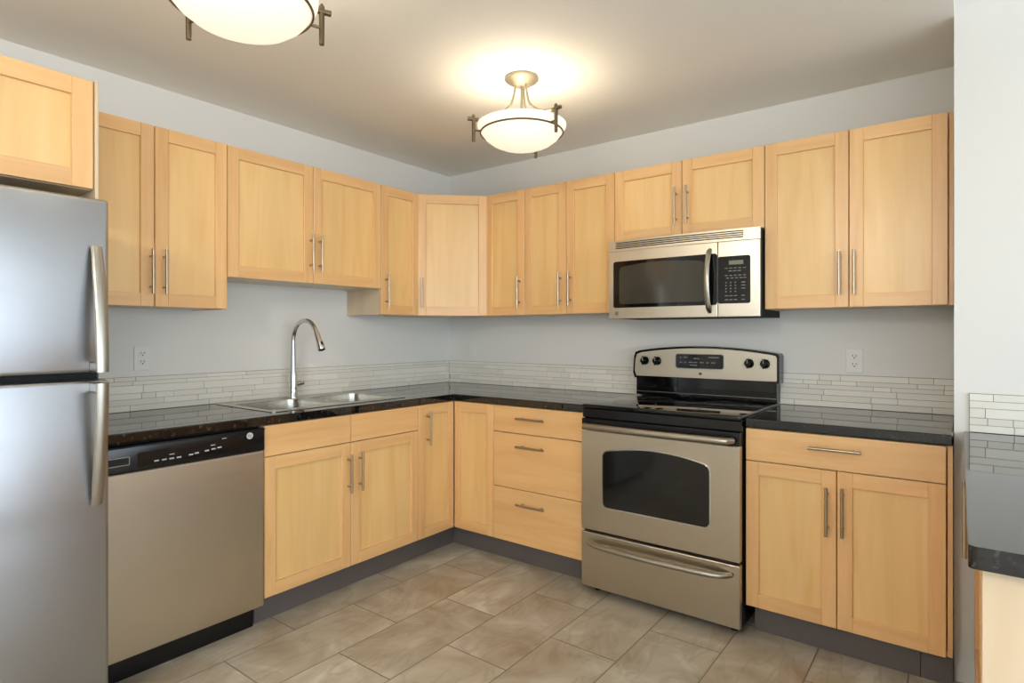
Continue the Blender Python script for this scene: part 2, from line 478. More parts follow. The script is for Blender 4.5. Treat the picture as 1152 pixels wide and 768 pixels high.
# left wall: local x runs towards the corner
A90 = R(90)
t = wall_cabinet('tall double-door maple wall cabinet next to the fridge on the left wall', (0, -2.433, 0), A90, .609, ZU, ZT, [.301], [(.283, 1.527), (.335, 1.527)])
t = wall_cabinet('short wide double-door maple wall cabinet above the sink', (0, -1.824, 0), A90, .907, ZS, ZT, [.4535], [(.434, 1.687), (.487, 1.687)])
t = wall_cabinet('narrow single-door maple wall cabinet between the sink\'s short cabinet and the angled corner cabinet', (0, -.917, 0), A90, .305, ZU, ZT, [], [(.033, 1.522)])
# angled corner cabinet
t = thing('corner_wall_cabinet', 'angled single-door maple wall cabinet set across the corner of the room', 'cabinet', (0, 0, 0))
bm = bmesh.new()
poly = [(.002, -.002), (.002, -.6115), (UB, -.6115), (.6115, -UB), (.6115, -.002)]
for z0, z1 in ((ZU+.002, ZU+.018), (ZT-.016, ZT)):
    a = [bm.verts.new((x, y, z0)) for x, y in poly]; b = [bm.verts.new((x, y, z1)) for x, y in poly]
    bm.faces.new(a); bm.faces.new(b)
    for i in range(5): bm.faces.new((a[i], a[(i+1) % 5], b[(i+1) % 5], b[i]))
for (xa, ya), (xb, yb) in ((poly[1], poly[2]), (poly[3], poly[4]), (poly[0], poly[1]), (poly[4], poly[0])):
    x0, x1 = min(xa, xb), max(xa, xb); y0, y1 = min(ya, yb), max(ya, yb)
    if x1-x0 < .01: x0, x1 = (x0-.014, x1) if x0 > .3 else (x0, x1+.014)
    if y1-y0 < .01: y0, y1 = (y0, y1+.014) if y0 < -.3 else (y0-.014, y1)
    box(bm, x0, x1, y0, y1, ZU+.018, ZT-.016)
obj('body', bm, 'melamine', t)
dl = math.hypot(.6115-UB, .6115-UB)
d = door(t, 0, dl-.004, ZU, ZT, 0, .030, 1.522, loc=(UB+.0035, -.6115+.0005, ZU+G), rotz=R(45))
# back wall
t = wall_cabinet('narrow single-door maple wall cabinet just right of the angled corner one', (.612, 0, 0), 0, .3065, ZU, ZT, [], [(.273, 1.522)])
t = wall_cabinet('tall double-door maple wall cabinet left of the microwave', (.9185, 0, 0), 0, .6015, ZU, ZT, [.2935], [(.2585, 1.524), (.3245, 1.524)])
t = wall_cabinet('short double-door maple wall cabinet above the microwave', (1.520, 0, 0), 0, .768, 1.757, ZT, [.374], [(.346, 1.909), (.405, 1.909)])
t = wall_cabinet('tall double-door maple wall cabinet at the right end of the back wall', (2.288, 0, 0), 0, .683, ZU, ZT, [.341], [(.307, 1.528), (.363, 1.528)], xc=.700)
bm = bmesh.new(); box(bm, .685, .6995, -UB-.004, -UB-.0004, ZU, ZT, .0005); obj('filler_strip', bm, 'wood_v', t)
# over the fridge
t = thing('fridge_top_cabinet', 'deep maple cabinet above the stainless fridge', 'cabinet', (0, -3.24, 0), A90)
bm = bmesh.new(); W = .795
box(bm, 0, .016, -.60, -.002, 1.765, ZT); box(bm, W-.016, W, -.60, -.002, 1.765, ZT)
box(bm, .016, W-.016, -.60, -.002, 1.765, 1.781); box(bm, .016, W-.016, -.60, -.002, ZT-.016, ZT); box(bm, .016, W-.016, -.012, -.002, 1.781, ZT-.016)
obj('body', bm, 'melamine', t)
bm = bmesh.new(); box(bm, W+.001, W+.0115, -.628, -.327, 1.72, ZT, .001); obj('side_panel', bm, 'melamine', t)
door(t, 0, W/2, 1.765, ZT, -.6005, W/2-.03, 1.91); door(t, W/2, W, 1.765, ZT, -.6005, st=.062, rail=.06)

# ------------------------------------------------------------------ base cabinets
BB = 0.612; ZB = 0.130; ZC = 0.875; KD = 0.550; YBF = -BB-.0005
def base_body(t, W, back=-.002, x0=0.0006):
    bm = bmesh.new(); th = .016
    box(bm, x0, x0+th, -BB, back, ZB, ZC); box(bm, W-th, W-.0006, -BB, back, ZB, ZC)
    box(bm, x0+th, W-th, -BB, back, ZB, ZB+th); box(bm, x0+th, W-th, back-.01, back, ZB+th, ZC)
    box(bm, x0+th, W-th, -BB, -BB+.04, ZC-.02, ZC)
    obj('body', bm, 'melamine', t)
def toe(t, x0, x1, y=-KD):
    bm = bmesh.new(); box(bm, x0, x1, y, y+.012, 0.0, ZB-.001, .0008); obj('toe_kick', bm, 'toe', t)

# sink base on the left wall
t = thing('base_cabinet', 'maple base cabinet under the sink, two doors below two plain false fronts', 'cabinet', (0, -1.824, 0), A90)
base_body(t, .907); toe(t, 0, .907)
drawer(t, 0, .4535, .737, .874, YBF, name='false_front'); drawer(t, .4535, .907, .737, .874, YBF, name='false_front')
door(t, 0, .4535, ZB, .737, YBF, .434, .590); door(t, .4535, .907, ZB, .737, YBF, .500, .590)
# corner base with its two leaf doors meeting in the inner corner
t = thing('corner_base_cabinet', 'maple corner base cabinet whose two narrow tall doors meet at the inner corner', 'cabinet', (0, 0, 0))
bm = bmesh.new(); th = .016
poly = [(.002, -.002), (.002, -.9165), (BB, -.9165), (BB, -BB), (.9285, -BB), (.9285, -.002)]
for z0, z1 in ((ZB, ZB+th),):
    a = [bm.verts.new((x, y, z0)) for x, y in poly]; b = [bm.verts.new((x, y, z1)) for x, y in poly]
    bm.faces.new(a); bm.faces.new(b)
    for i in range(6): bm.faces.new((a[i], a[(i+1) % 6], b[(i+1) % 6], b[i]))
box(bm, .002, BB, -.9165, -.9005, ZB+th, ZC); box(bm, .9125, .9285, -BB, -.002, ZB+th, ZC)
box(bm, .002, .014, -.90, -.002, ZB+th, ZC); box(bm, .014, .9125, -.014, -.002, ZB+th, ZC)
obj('body', bm, 'melamine', t)
def lz(a): return a
# left leaf (faces +x) and right leaf (faces -y)
door(t, 0, .9165-.6335, ZB, .874, 0, .062, .742, loc=(BB+.0005, -.9165+G, ZB+G), rotz=A90, st=.045)
door(t, .6335, .9285, ZB, .874, YBF, st=.045)
bm = bmesh.new(); box(bm, KD-.012, KD, -.917, -KD, 0, ZB-.001, .0008); box(bm, KD, .929, -KD, -KD+.012, 0, ZB-.001, .0008)
obj('toe_kick', bm, 'toe', t)
# drawers
t = thing('drawer_base_cabinet', 'maple base cabinet with three stacked drawers left of the range', 'cabinet', (.929, 0, 0))
base_body(t, .589); toe(t, 0, .589)
drawer(t, 0, .589, .727, .874, YBF, .268, .812); drawer(t, 0, .589, .425, .727, YBF, .268, .661); drawer(t, 0, .589, ZB, .425, YBF, .268, .350)
# right base
t = thing('base_cabinet', 'maple base cabinet right of the range with one wide drawer over two doors', 'cabinet', (2.290, 0, 0))
base_body(t, .698); toe(t, .016, .60); toe(t, .602, .698)
bm = bmesh.new(); box(bm, .682, .6975, -BB-.004, -BB-.0004, ZB, ZC, .0005); obj('filler_strip', bm, 'wood_v', t)
drawer(t, 0, .680, .739, .874, YBF, .334, .822); door(t, 0, .339, ZB, .739, YBF, .307, .582); door(t, .339, .680, ZB, .739, YBF, .361, .587)

# ------------------------------------------------------------------ counters
CD = .637; CZ0, CZ1 = .876, .914
def rr_xy(x0, x1, y0, y1, r, seg=6): return [(a, b) for a, b in rrect(x0, x1, y0, y1, r, seg)]
SK = dict(x0=.035, x1=.555, y0=-1.742, y1=-.935)
outer = [(.001, -.001), (.001, -2.447), (CD, -2.447), (CD, -CD), (1.5195, -CD), (1.5195, -.001)]
hole = [(.10, -1.72), (.52, -1.72), (.52, -.955), (.10, -.955)]
o = obj('countertop', slab_with_holes(outer, [hole], CZ0, CZ1), 'granite', bevel=.004)
tag(o, 'L-shaped polished black granite countertop holding the sink', 'countertop')
o = obj('countertop', slab_with_holes([(2.290, -.001), (2.290, -CD), (2.988, -CD), (2.988, -.001)], [], CZ0, CZ1), 'granite', bevel=.004)
tag(o, 'short polished black granite countertop right of the range', 'countertop')

# ------------------------------------------------------------------ tiled backsplashes
def backsplash(label, L, z0, z1, loc, rotz, seed):
    rnd = random.Random(seed)
    bm = bmesh.new(); box(bm, 0, L, -.006, -.0005, z0, z1, 0, 1)
    z = z0 + .0006; rows = 6 if z1-z0 > .145 else 5
    rh = []
    for i in range(rows): rh.append(rnd.choice([.7, 1.0, 1.0, 1.35]))
    sc = (z1-z0-.0012)/sum(rh)
    for h in rh:
        h *= sc; x = -rnd.uniform(0, .25)
        while x < L:
            l = rnd.choice([.07, .10, .15, .2, .26, .32])*rnd.uniform(.85, 1.15)
            a, b = max(x, 0), min(x+l, L)
            if b-a > .008: box(bm, a+.0008, b-.0008, -.0095-rnd.uniform(0, .0008), -.006, z+.0007, z+h-.0007, .0004, 0)
            x += l
        z += h
    o = obj('tiled_backsplash', bm, ['tile', 'grout'], None, loc, rotz)
    return tag(o, label, 'backsplash')
ZS0, ZS1 = .9145, 1.071
backsplash('band of thin pale stone strip tiles on the left wall behind the sink', 2.436, ZS0, ZS1, (0, -2.447, 0), A90, 3)
backsplash('pale stone strip tiles on the back wall between the corner and the range', 1.5395-.011, ZS0, ZS1, (.011, 0, 0), 0, 5)
backsplash('band of thin pale stone strip tiles on the back wall right of the range', 2.989-2.285, ZS0, ZS1, (2.285, 0, 0), 0, 11)
backsplash('low band of pale strip tiles on the right wall above the peninsula', 1.6, ZS0, 1.053, (3.034, YP, 0), 0, 8)

# ------------------------------------------------------------------ peninsula
t = thing('peninsula_cabinet', 'maple base cabinet under the peninsula counter at the right edge', 'cabinet', (3.037, YP, 0))
bm = bmesh.new(); PL = 1.40
box(bm, .032, .60, -PL+.001, -.002, .10, CZ0-.001); obj('body', bm, 'melamine', t)
bm = bmesh.new(); box(bm, .0, .66, -PL-.018, -PL, .0, CZ0-.001, .001); obj('end_panel', bm, 'melamine', t)
bm = bmesh.new(); box(bm, .07, .082, -PL+.001, -.002, 0, .0995); obj('toe_kick', bm, 'toe', t)
for i in range(2):
    y0 = -.01-.695*i
    dd = door(t, 0, .692, .105, .868, 0, .655 if i == 0 else .037, .772, loc=(.0315, y0, .105), rotz=R(-90))
o = obj('countertop', slab_with_holes(rr_xy(3.018, 3.75, -1.955, YP-.0005, .012), [], CZ0, CZ1), 'granite', bevel=.004)
tag(o, 'polished black granite peninsula countertop at the right edge', 'countertop')

# ------------------------------------------------------------------ sink
t = thing('double_sink', 'stainless steel double-bowl drop-in sink under the faucet', 'sink', (0, 0, .915))
bowls = [(.135, .500, -1.708, -1.365), (.135, .500, -1.312, -.969)]
bm = slab_with_holes(rr_xy(SK['x0'], SK['x1'], SK['y0'], SK['y1'], .02), [rr_xy(a, b, c, d, .05) for a, b, c, d in bowls], -.0004, .0022)
obj('rim', bm, 'sink_steel', t, bevel=.0008)
for a, b, c, d in bowls:
    bm = bmesh.new(); loops = []
    for ins, z, r in ((-.0005, .0015, .05), (.0, -.006, .05), (.004, -.05, .05), (.007, -.15, .05), (.016, -.172, .045), (.035, -.180, .03)):
        loops.append([bm.verts.new((x, y, z)) for x, y in rr_xy(a+ins, b-ins, c+ins, d-ins, r)])
    for i in range(len(loops)-1):
        n = len(loops[i])
        for k in range(n): bm.faces.new((loops[i][k], loops[i][(k+1) % n], loops[i+1][(k+1) % n], loops[i+1][k]))
    bm.faces.new(loops[-1])
    o = obj('basin', bm, 'sink_steel', t, smooth=True)
    bm = bmesh.new(); lathe(bm, [(.0, .001), (.018, .001), (.028, .004), (.042, .003), (.045, 0)], 32, ((a+b)/2, (c+d)/2, -.180)); obj('drain', bm, 'chrome', o, smooth=True)

# faucet
t = thing('kitchen_faucet', 'tall chrome gooseneck faucet standing behind the sink', 'faucet', (.085, -1.338, .9172))
bm = bmesh.new()
lathe(bm, [(0, 0), (.027, 0), (.027, .004), (.024, .010), (.0225, .05), (.021, .12), (.0165, .15), (.0125, .30), (.0, .30)], 32)
pts = [(0, 0, .295)]
for k in range(0, 15):
    a = R(180-k*11.2); pts.append((.112+.112*math.cos(a), 0, .310+.112*math.sin(a)))
tube(bm, pts, .0118, 16)
obj('spout', bm, 'chrome', t, smooth=True)
e = Vector(pts[-1]); dv = (Vector(pts[-1])-Vector(pts[-2])).normalized()
bm = bmesh.new(); tube(bm, [e-dv*.004, e+dv*.012, e+dv*.05, e+dv*.095, e+dv*.10], [.0135, .015, .017, .0205, .018], 20); 
o = obj('spray_head', bm, 'chrome', t, smooth=True)
bm = bmesh.new(); q = e+dv*.058+Vector((.016, 0, .006)); tube(bm, [q, q+dv*.02], .006, 10); obj('spray_button', bm, 'black_plastic', o, smooth=True)
bm = bmesh.new()
tube(bm, [(0, .015, .075), (0, .062, .078)], [.014, .012], 16); tube(bm, [(0, .050, .08), (-.008, .058, .12), (-.03, .062, .165)], [.004, .0035, .003], 10)
obj('lever', bm, 'chrome', t, smooth=True)

# ------------------------------------------------------------------ wall plates
def outlet(label, loc, rotz, switch=False):
    t = thing('light_switch' if switch else 'wall_outlet', label, 'switch' if switch else 'outlet', loc, rotz)
    bm = bmesh.new(); box(bm, -.035, .035, -.006, -.0006, -.057, .057, .002, 0, 2); obj('plate', bm, 'plate', t)
    if switch:
        bm = bmesh.new(); box(bm, -.017, .017, -.0085, -.006, -.033, .033, .001); obj('rocker', bm, 'plate', t)
        return
    for s in (-1, 1):
        bm = bmesh.new(); plate_xz(bm, rrect(-.0165, .0165, s*.019-.0135, s*.019+.0135, .009), -.0078, -.006, 0)
        c = s*.0195
        box(bm, -.0085, -.0055, -.0081, -.0078, c, c+.008, 0, 1); box(bm, .0055, .0085, -.0081, -.0078, c, c+.008, 0, 1)
        lathe(bm, [(0, -.0003), (.0032, -.0003), (.0032, 0)], 12, (0, -.0078, c-.0065), 1, 'y')
        obj('socket', bm, ['plate', 'slot'], t)
outlet('white duplex outlet on the left wall near the fridge', (0, -2.059, 1.156), A90)
outlet('white duplex outlet on the back wall right of the range', (2.611, 0, 1.141), 0)
outlet('white rocker switch plate on the back wall near the corner', (.230, 0, 1.157), 0, True)

# ------------------------------------------------------------------ badges and marks
def badge(parent, x, y, z, r, name='badge', ring='steel_handle', face='steel'):
    """round maker's badge: rim ring, disc and a looping script monogram"""
    bm = bmesh.new()
    lathe(bm, [(0, -.0022), (r*.86, -.0022), (r*.92, -.0034), (r, -.003), (r, 0), (0, 0)], 28, (0, 0, 0), 0, 'y')
    for sx in (-1, 1):
        pts = [(sx*r*.3+r*.26*math.cos(a), -.0026, r*.12*sx*-1+r*.36*math.sin(a)) for a in [R(40+28*k) for k in range(11)]]
        tube(bm, pts, r*.055, 6, 1)
    return obj(name, bm, [ring, 'slot'], parent, (x, y, z), smooth=True)

# ------------------------------------------------------------------ microwave
MWX, MWW = 1.5215, .7645
t = thing('over_range_microwave', 'stainless over-the-range microwave with a dark window', 'microwave', (MWX, 0, 0))
MZ0, MZ1 = 1.346, 1.7545
bm = bmesh.new(); box(bm, .004, MWW-.004, -.372, -.003, MZ0+.002, MZ1-.002, .002)
for k in range(14): box(bm, .06+.045*k, .085+.045*k, -.33, -.24, MZ0-.001, MZ0+.002)
obj('body', bm, 'black_matte', t)
def bow(o, amp=.017, W=MWW):
    for v in o.data.vertices:
        x = v.co.x+o.location.x
        v.co.y -= amp*(1-((x-W/2)/(W/2))**2)
    return o
def fine_plate(bm, outline, y0, y1, W, mi=0, n=24):
    t2 = bmesh.new(); plate_xz(t2, outline, y0, y1)
    for i in range(1, n):
        bmesh.ops.bisect_plane(t2, geom=t2.verts[:]+t2.edges[:]+t2.faces[:], plane_co=(W*i/n, 0, 0), plane_no=(1, 0, 0))
    merge(bm, t2, mi)
def sagged(x0, x1, z0, z1, r): return rrect(x0, x1, z0, z1, r)
DS = .578  # door / control split
bm = bmesh.new(); box(bm, .002, MWW-.002, -.3795, -.372, 1.701, MZ1-.001, 0, 1, 1, 24)
box(bm, .0, .040, -.386, -.3735, 1.700, MZ1, 0, 0, 1, 3); box(bm, MWW-.072, MWW, -.386, -.3735, 1.700, MZ1, 0, 0, 1, 4)
for a_, b_ in ((1.700, 1.7125), (1.7178, 1.7218), (1.7271, 1.7311), (1.7364, 1.7404), (1.7457, MZ1)):
    box(bm, .040, MWW-.072, -.386, -.3735, a_, b_, 0, 0, 1, 24)
bow(obj('vent_grille', bm, ['steel', 'black_matte'], t))
bm = bmesh.new(); box(bm, .0, DS-.001, -.390, -.372, MZ0, 1.6985, .003, 0, 2, 24)
dr = bow(obj('door', bm, 'steel', t))
bm = bmesh.new(); fine_plate(bm, rrect(.030, DS-.002, 1.403, 1.645, .012), -.3925, -.389, MWW)
wd = bow(obj('window_surround', bm, 'black_gloss', dr))
bm = bmesh.new()
ol = [(x, z) for x, z in rrect(.066, DS-.060, 1.422, 1.612, .018)]
ol2 = []
for x, z in ol:
    if z > 1.55: z += .018*(1-((x-.29)/.23)**2)
    ol2.append((x, z))
top = [p for p in ol2]
# extra points along the top edge so the window arches
out = []
for i, p in enumerate(top):
    out.append(p); q = top[(i+1) % len(top)]
    if p[1] > 1.58 and q[1] > 1.58 and abs(p[0]-q[0]) > .1:
        for k in range(1, 12):
            x = p[0]+(q[0]-p[0])*k/12; out.append((x, 1.612+.018*(1-((x-.29)/.23)**2)))
fine_plate(bm, out, -.3932, -.3905, MWW)
bow(obj('window', bm, 'mw_window', dr))
badge(dr, .052, -.3965, 1.374, .011)
bm = bmesh.new(); hp = []
for k in range(17):
    f = k/16; z = 1.368+(1.668-1.368)*f
    hp.append((DS-.037, -.408-.042*math.sin(PI*f)**.7 if 0 < f < 1 else -.400, z))
tube(bm, hp, [.010]+[.0125]*15+[.010], 14, flat=.6, up=(0, 1, 0))
obj('handle', bm, 'steel_handle', dr, smooth=True)
bm = bmesh.new(); box(bm, DS+.001, MWW, -.390, -.372, MZ0, 1.6985, .003, 0, 2, 12)
cp = bow(obj('control_panel', bm, 'steel', t))
bm = bmesh.new(); fine_plate(bm, rrect(DS+.003, .724, 1.408, 1.628, .010), -.3925, -.389, MWW)
kp = bow(obj('keypad', bm, 'black_gloss', cp))
bm = bmesh.new()
yk = -.3931
box(bm, .630, .694, yk, yk+.0006, 1.588, 1.607, 0, 0, 1, 4)
bow(obj('display', bm, 'lcd', cp))
bm = bmesh.new()
for r_, (z, xs, wq) in enumerate([(1.570, (.612, .632, .652, .672, .692), .013), (1.557, (.628, .648, .668), .015), (1.536, (.612, .632, .652, .672, .692), .012), (1.524, (.618, .638, .658, .678, .694), .012)]):
    for x in xs: box(bm, x, x+wq, yk, yk+.0005, z, z+.0042, 0, 0)
for j in range(4):
    for i in range(3): box(bm, .614+.021*i, .620+.021*i, yk, yk+.0005, 1.503-.014*j, 1.508-.014*j, 0, 0)
    if j < 3: box(bm, .686, .702, yk, yk+.0005, 1.503-.014*j, 1.5075-.014*j, 0, 0)
for z in (1.442, 1.424):
    for x in (.612, .632, .652, .686): box(bm, x, x+.014, yk, yk+.0005, z, z+.0042, 0, 0)
bow(obj('key_labels', bm, 'marks_dim', cp))

# ------------------------------------------------------------------ range
RX, RW = 1.5235, .7625
t = thing('electric_range', 'stainless electric range with a black glass cooktop', 'range', (RX, 0, 0))
bm = bmesh.new(); box(bm, .003, RW-.003, -.648, -.03, .035, .903, .002)
for x in (.05, RW-.05):
    for y in (-.60, -.09): tube(bm, [(x, y, 0), (x, y, .036)], .016, 12)
obj('body', bm, 'black_plastic', t)
bm = bmesh.new(); box(bm, .0, RW, -.672, -.035, .9045, .9235, .006, 0, 3)
ct = obj('cooktop', bm, 'black_gloss', t, smooth=True)
for x, y, r_ in ((.20, -.50, .105), (.56, -.50, .085), (.20, -.23, .078), (.56, -.23, .10)):
    bm = bmesh.new(); q = r_
    lathe(bm, [(q-.0012, .9237), (q+.0012, .9237), (q+.0012, .9239), (q-.0012, .9239)], 48, (x, y, 0), 0, 'z', True)
    obj('burner_ring', bm, 'slot', ct)
bm = bmesh.new(); box(bm, .001, RW-.001, -.668, -.649, .858, .9035, .003)
obj('front_fascia', bm, 'black_plastic', t)
# oven door
bm = bmesh.new(); box(bm, .004, RW-.004, -.684, -.6495, .316, .800, .004, 0, 2)
od = obj('oven_door', bm, 'steel', t)
bm = bmesh.new(); box(bm, .004, RW-.004, -.681, -.6495, .8005, .8555, .003, 0, 2)
for k in range(4): box(bm, .05, RW-.05, -.6822, -.681, .834+.0055*k, .8365+.0055*k, 0, 1)
obj('vent_strip', bm, ['black_plastic', 'black_matte'], od)
def oven_outline(g=0):
    x0, x1, z0, z1, r = .124-g, .632+g, .440-g, .700+g, .022+g*.5
    o_ = []
    for x, z in rrect(x0, x1, z0, z1, r): o_.append((x, z))
    out = []; xm = (x0+x1)/2; hw = (x1-x0)/2
    for i, p in enumerate(o_):
        q = o_[(i+1) % len(o_)]
        out.append(p)
        if p[1] > z1-.002 and q[1] > z1-.002 and abs(p[0]-q[0]) > .1:
            for k in range(1, 20): out.append((p[0]+(q[0]-p[0])*k/20, z1))
    return [(x, z+.034*(1-((x-xm)/hw)**2) if z > z1-.03 else z) for x, z in out]
bm = bmesh.new(); plate_xz(bm, oven_outline(.005), -.6855, -.683); obj('window_trim', bm, 'chrome', od)
bm = bmesh.new(); plate_xz(bm, oven_outline(), -.6875, -.6845); obj('window', bm, 'oven_glass', od)
def bar_handle(parent, x0, x1, z, y0, out, r_, sag=0.0, name='handle', ends=.10):
    bm = bmesh.new(); pts = []; rs = []
    for k in range(33):
        f = k/32; x = x0+(x1-x0)*f
        e = min(f, 1-f)/ends; e = min(1, e); e = math.sin(e*PI/2)**.6 if e > 0 else 0
        pts.append((x, y0-out*e-.012*math.sin(PI*f), z - sag*math.sin(PI*f))); rs.append(r_*(.75+.25*e))
    tube(bm, pts, rs, 16, flat=.8)
    return obj(name, bm, 'steel_handle', parent, smooth=True)
bar_handle(od, .030, RW-.030, .824, -.694, .030, .0195, 0, ends=.04)
for x in (.036, RW-.036):
    bm = bmesh.new(); box(bm, x-.014, x+.014, -.700, -.680, .811, .837, .004)
    obj('handle_bracket', bm, 'black_plastic', od)
# storage drawer
bm = bmesh.new(); box(bm, .004, RW-.004, -.684, -.6495, .040, .304, .004, 0, 2)
sd = obj('storage_drawer', bm, 'steel', t)
bar_handle(sd, .042, RW-.038, .262, -.686, .038, .0170, .004, ends=.14)
# back guard
def guard(g, dz=0):
    x0, x1 = .012-g, RW+.006+g; zb = 1.030-g; out = [(x0+.006, zb), (x1-.004, zb)]
    xm = (x0+x1)/2; hw = (x1-x0)/2
    out += [(x1, zb+.006)]
    for k in range(0, 31):
        x = x1-.0-(x1-x0-.012)*k/30
        z = 1.160+.032*(1-((x-xm)/hw)**2)+g
        if k == 0: out.append((x, z-.012)); x -= .006
        if k == 30: out.append((x-.002, z-.006)); out.append((x-.010, z-.03)); break
        out.append((x, z))
    out.append((x0-.004, zb+.03)); 
    return out
bm = bmesh.new(); plate_xz(bm, guard(.009), -.098, -.012); box(bm, .010, RW-.002, -.080, -.012, .9245, 1.03, .003)
bg_ = obj('back_guard', bm, 'black_gloss', t)
bm = bmesh.new(); plate_xz(bm, guard(-.002), -.1015, -.097)
obj('guard_panel', bm, 'steel', bg_)
bm = bmesh.new(); box(bm, .012, RW-.004, -.0815, -.080, .943, .9455); obj('guard_trim', bm, 'steel_handle', bg_)
bm = bmesh.new(); plate_xz(bm, rrect(.250, .512, 1.080, 1.162, .014), -.1032, -.1014, 0); plate_xz(bm, rrect(.2535, .5085, 1.0835, 1.1585, .012), -.1038, -.1030, 1)
for x, z, wq in ((.275, 1.138, .012), (.297, 1.138, .022), (.352, 1.133, .030), (.430, 1.140, .055), (.275, 1.112, .012), (.300, 1.112, .012), (.325, 1.112, .022), (.352, 1.112, .02), (.385, 1.112, .02), (.420, 1.112, .012), (.445, 1.112, .022), (.330, 1.098, .04)):
    box(bm, x, x+wq, -.1042, -.1037, z, z+.006, 0, 2)
obj('clock_display', bm, ['steel_handle', 'black_gloss', 'marks_dim'], bg_)
badge(bg_, RW/2+.006, -.1014, 1.056, .0075, ring='slot')
for x in (.073, .146, .636, .712):
    bm = bmesh.new(); z = 1.118
    lathe(bm, [(0, -.030), (.014, -.030), (.018, -.026), (.0215, -.004), (.024, 0), (0, 0)], 28, (0, 0, 0), 0, 'y')
    box(bm, -.005, .005, -.036, -.004, -.023, .025, .002, 0)
    box(bm, -.0012, .0012, -.0365, -.0355, .002, .020, 0, 1)
    kn = obj('knob', bm, ['black_gloss', 'marks'], bg_, (x, -.1016, z), smooth=True)
    bm = bmesh.new()
    for k in range(9):
        a = R(-45+33.75*k); cx_, cz_ = .031*math.cos(a), .031*math.sin(a)
        box(bm, cx_-.0016, cx_+.0016, -.0006, 0, cz_-.0012, cz_+.0012)
    obj('dial_marks', bm, 'slot', kn)

# ------------------------------------------------------------------ dishwasher
t = thing('dishwasher', 'stainless dishwasher with a black control panel between the fridge and the sink cabinet', 'dishwasher', (0, -2.436, 0), A90)
DWW = .609
bm = bmesh.new(); box(bm, .004, DWW-.004, -.60, -.03, .095, .872); obj('body', bm, 'black_matte', t)
bm = bmesh.new(); box(bm, .004, DWW-.003, -.642, -.601, .108, .770, .005, 0, 2); obj('door', bm, 'steel', t)
bm = bmesh.new(); box(bm, .004, DWW-.003, -.652, -.601, .7715, .868, .008, 0, 3)
box(bm, .004, DWW-.003, -.6535, -.648, .862, .8655, .001, 0)
cpn = obj('control_panel', bm, 'black_plastic', t, smooth=True)
bm = bmesh.new()
lens = []
for k in range(21):
    f = k/20; lens.append((.115+.40*f, .785+.010*math.sin(PI*f) + .048*f**3))
for k in range(20, -1, -1):
    f = k/20; lens.append((.115+.40*f, .838+.012*f - (.022*math.sin(PI*min(1, max(0, (f-.25)/.45))) if .25 < f < .7 else 0)))
plate_xz(bm, lens, -.6536, -.651, 0)
ln = obj('button_lens', bm, 'black_satin', cpn)
for i, x in enumerate((.170, .196, .222, .248, .292, .313, .352, .378, .402)):
    z = .798+.0035*max(0, i-3)*.8
    bm = bmesh.new(); box(bm, x, x+.016, -.6541, -.6535, z, z+.0055, .0002); obj('button', bm, 'marks', ln)
for x, z in ((.222, .815), (.375, .826), (.420, .846)):
    bm = bmesh.new(); box(bm, x, x+.018, -.6541, -.6535, z, z+.003); obj('indicator', bm, 'marks', ln)
bm = bmesh.new()   # latch recess with its bright outline
plate_xz(bm, rrect(-.010, .090, .800, .830, .004), -.6531, -.651, 0); plate_xz(bm, rrect(-.008, .0875, .8025, .8275, .003), -.6537, -.6529, 1)
for v in bm.verts: v.co.x = max(v.co.x, .006)
obj('latch', bm, ['steel_handle', 'black_matte'], cpn)
badge(cpn, DWW-.073, -.652, .843, .0135, ring='badge')
bm = bmesh.new(); box(bm, .004, DWW-.010, -.565, -.553, .0, .1075, .001); obj('kick_plate', bm, 'black_plastic', t)

# ------------------------------------------------------------------ refrigerator
t = thing('refrigerator', 'tall stainless top-freezer refrigerator at the left edge', 'refrigerator', (0, -3.225, 0), A90)
FW = .768; FD = .795
bm = bmesh.new(); box(bm, .004, FW-.004, -.72, -.03, .03, 1.692, .004); obj('body', bm, 'fridge_side', t)
bm = bmesh.new(); box(bm, .02, FW-.02, -.70, -.66, .0, .045); obj('base_grille', bm, 'black_plastic', t)
def fdoor(name, z0, z1):
    bm = bmesh.new(); box(bm, 0, FW, -FD, -.728, z0, z1, .012, 0, 4)
    return obj(name, bm, ['steel_fridge', 'black_matte'], t, smooth=True)
bm = bmesh.new(); box(bm, .012, FW-.012, -.7275, -.7202, .06, 1.69); obj('gasket', bm, 'black_matte', t)
f1 = fdoor('freezer_door', 1.142, 1.702); f2 = fdoor('fridge_door', .055, 1.119)
def fhandle(parent, za, zg):
    """arched handle: foot at za far from the gap, widest standoff at zg by the gap"""
    bm = bmesh.new(); pts = []; n = 26; x = FW-.040
    for k in range(n+1):
        f = k/n; z = za+(zg-za)*f
        out = .012+.052*(math.sin(f*PI/2)**.85 if f > 0 else 0)
        pts.append((x, -FD-out, z))
    rad = [.0155+.0025*min(1, k/5) for k in range(n+1)]
    tube(bm, pts, rad, 20, flat=.5, up=(0, 1, 0))
    s = 1 if zg > za else -1
    box(bm, x-.015, x+.015, -FD-.058, -FD+.001, min(zg, zg-s*.03), max(zg, zg-s*.03), .003)
    return obj('handle', bm, 'steel_handle', parent, smooth=True)
fhandle(f1, 1.545, 1.146); fhandle(f2, .722, 1.112)
bm = bmesh.new(); box(bm, .02, .09, -.76, -.60, 1.7025, 1.722, .003); obj('hinge_cover', bm, 'fridge_side', t)

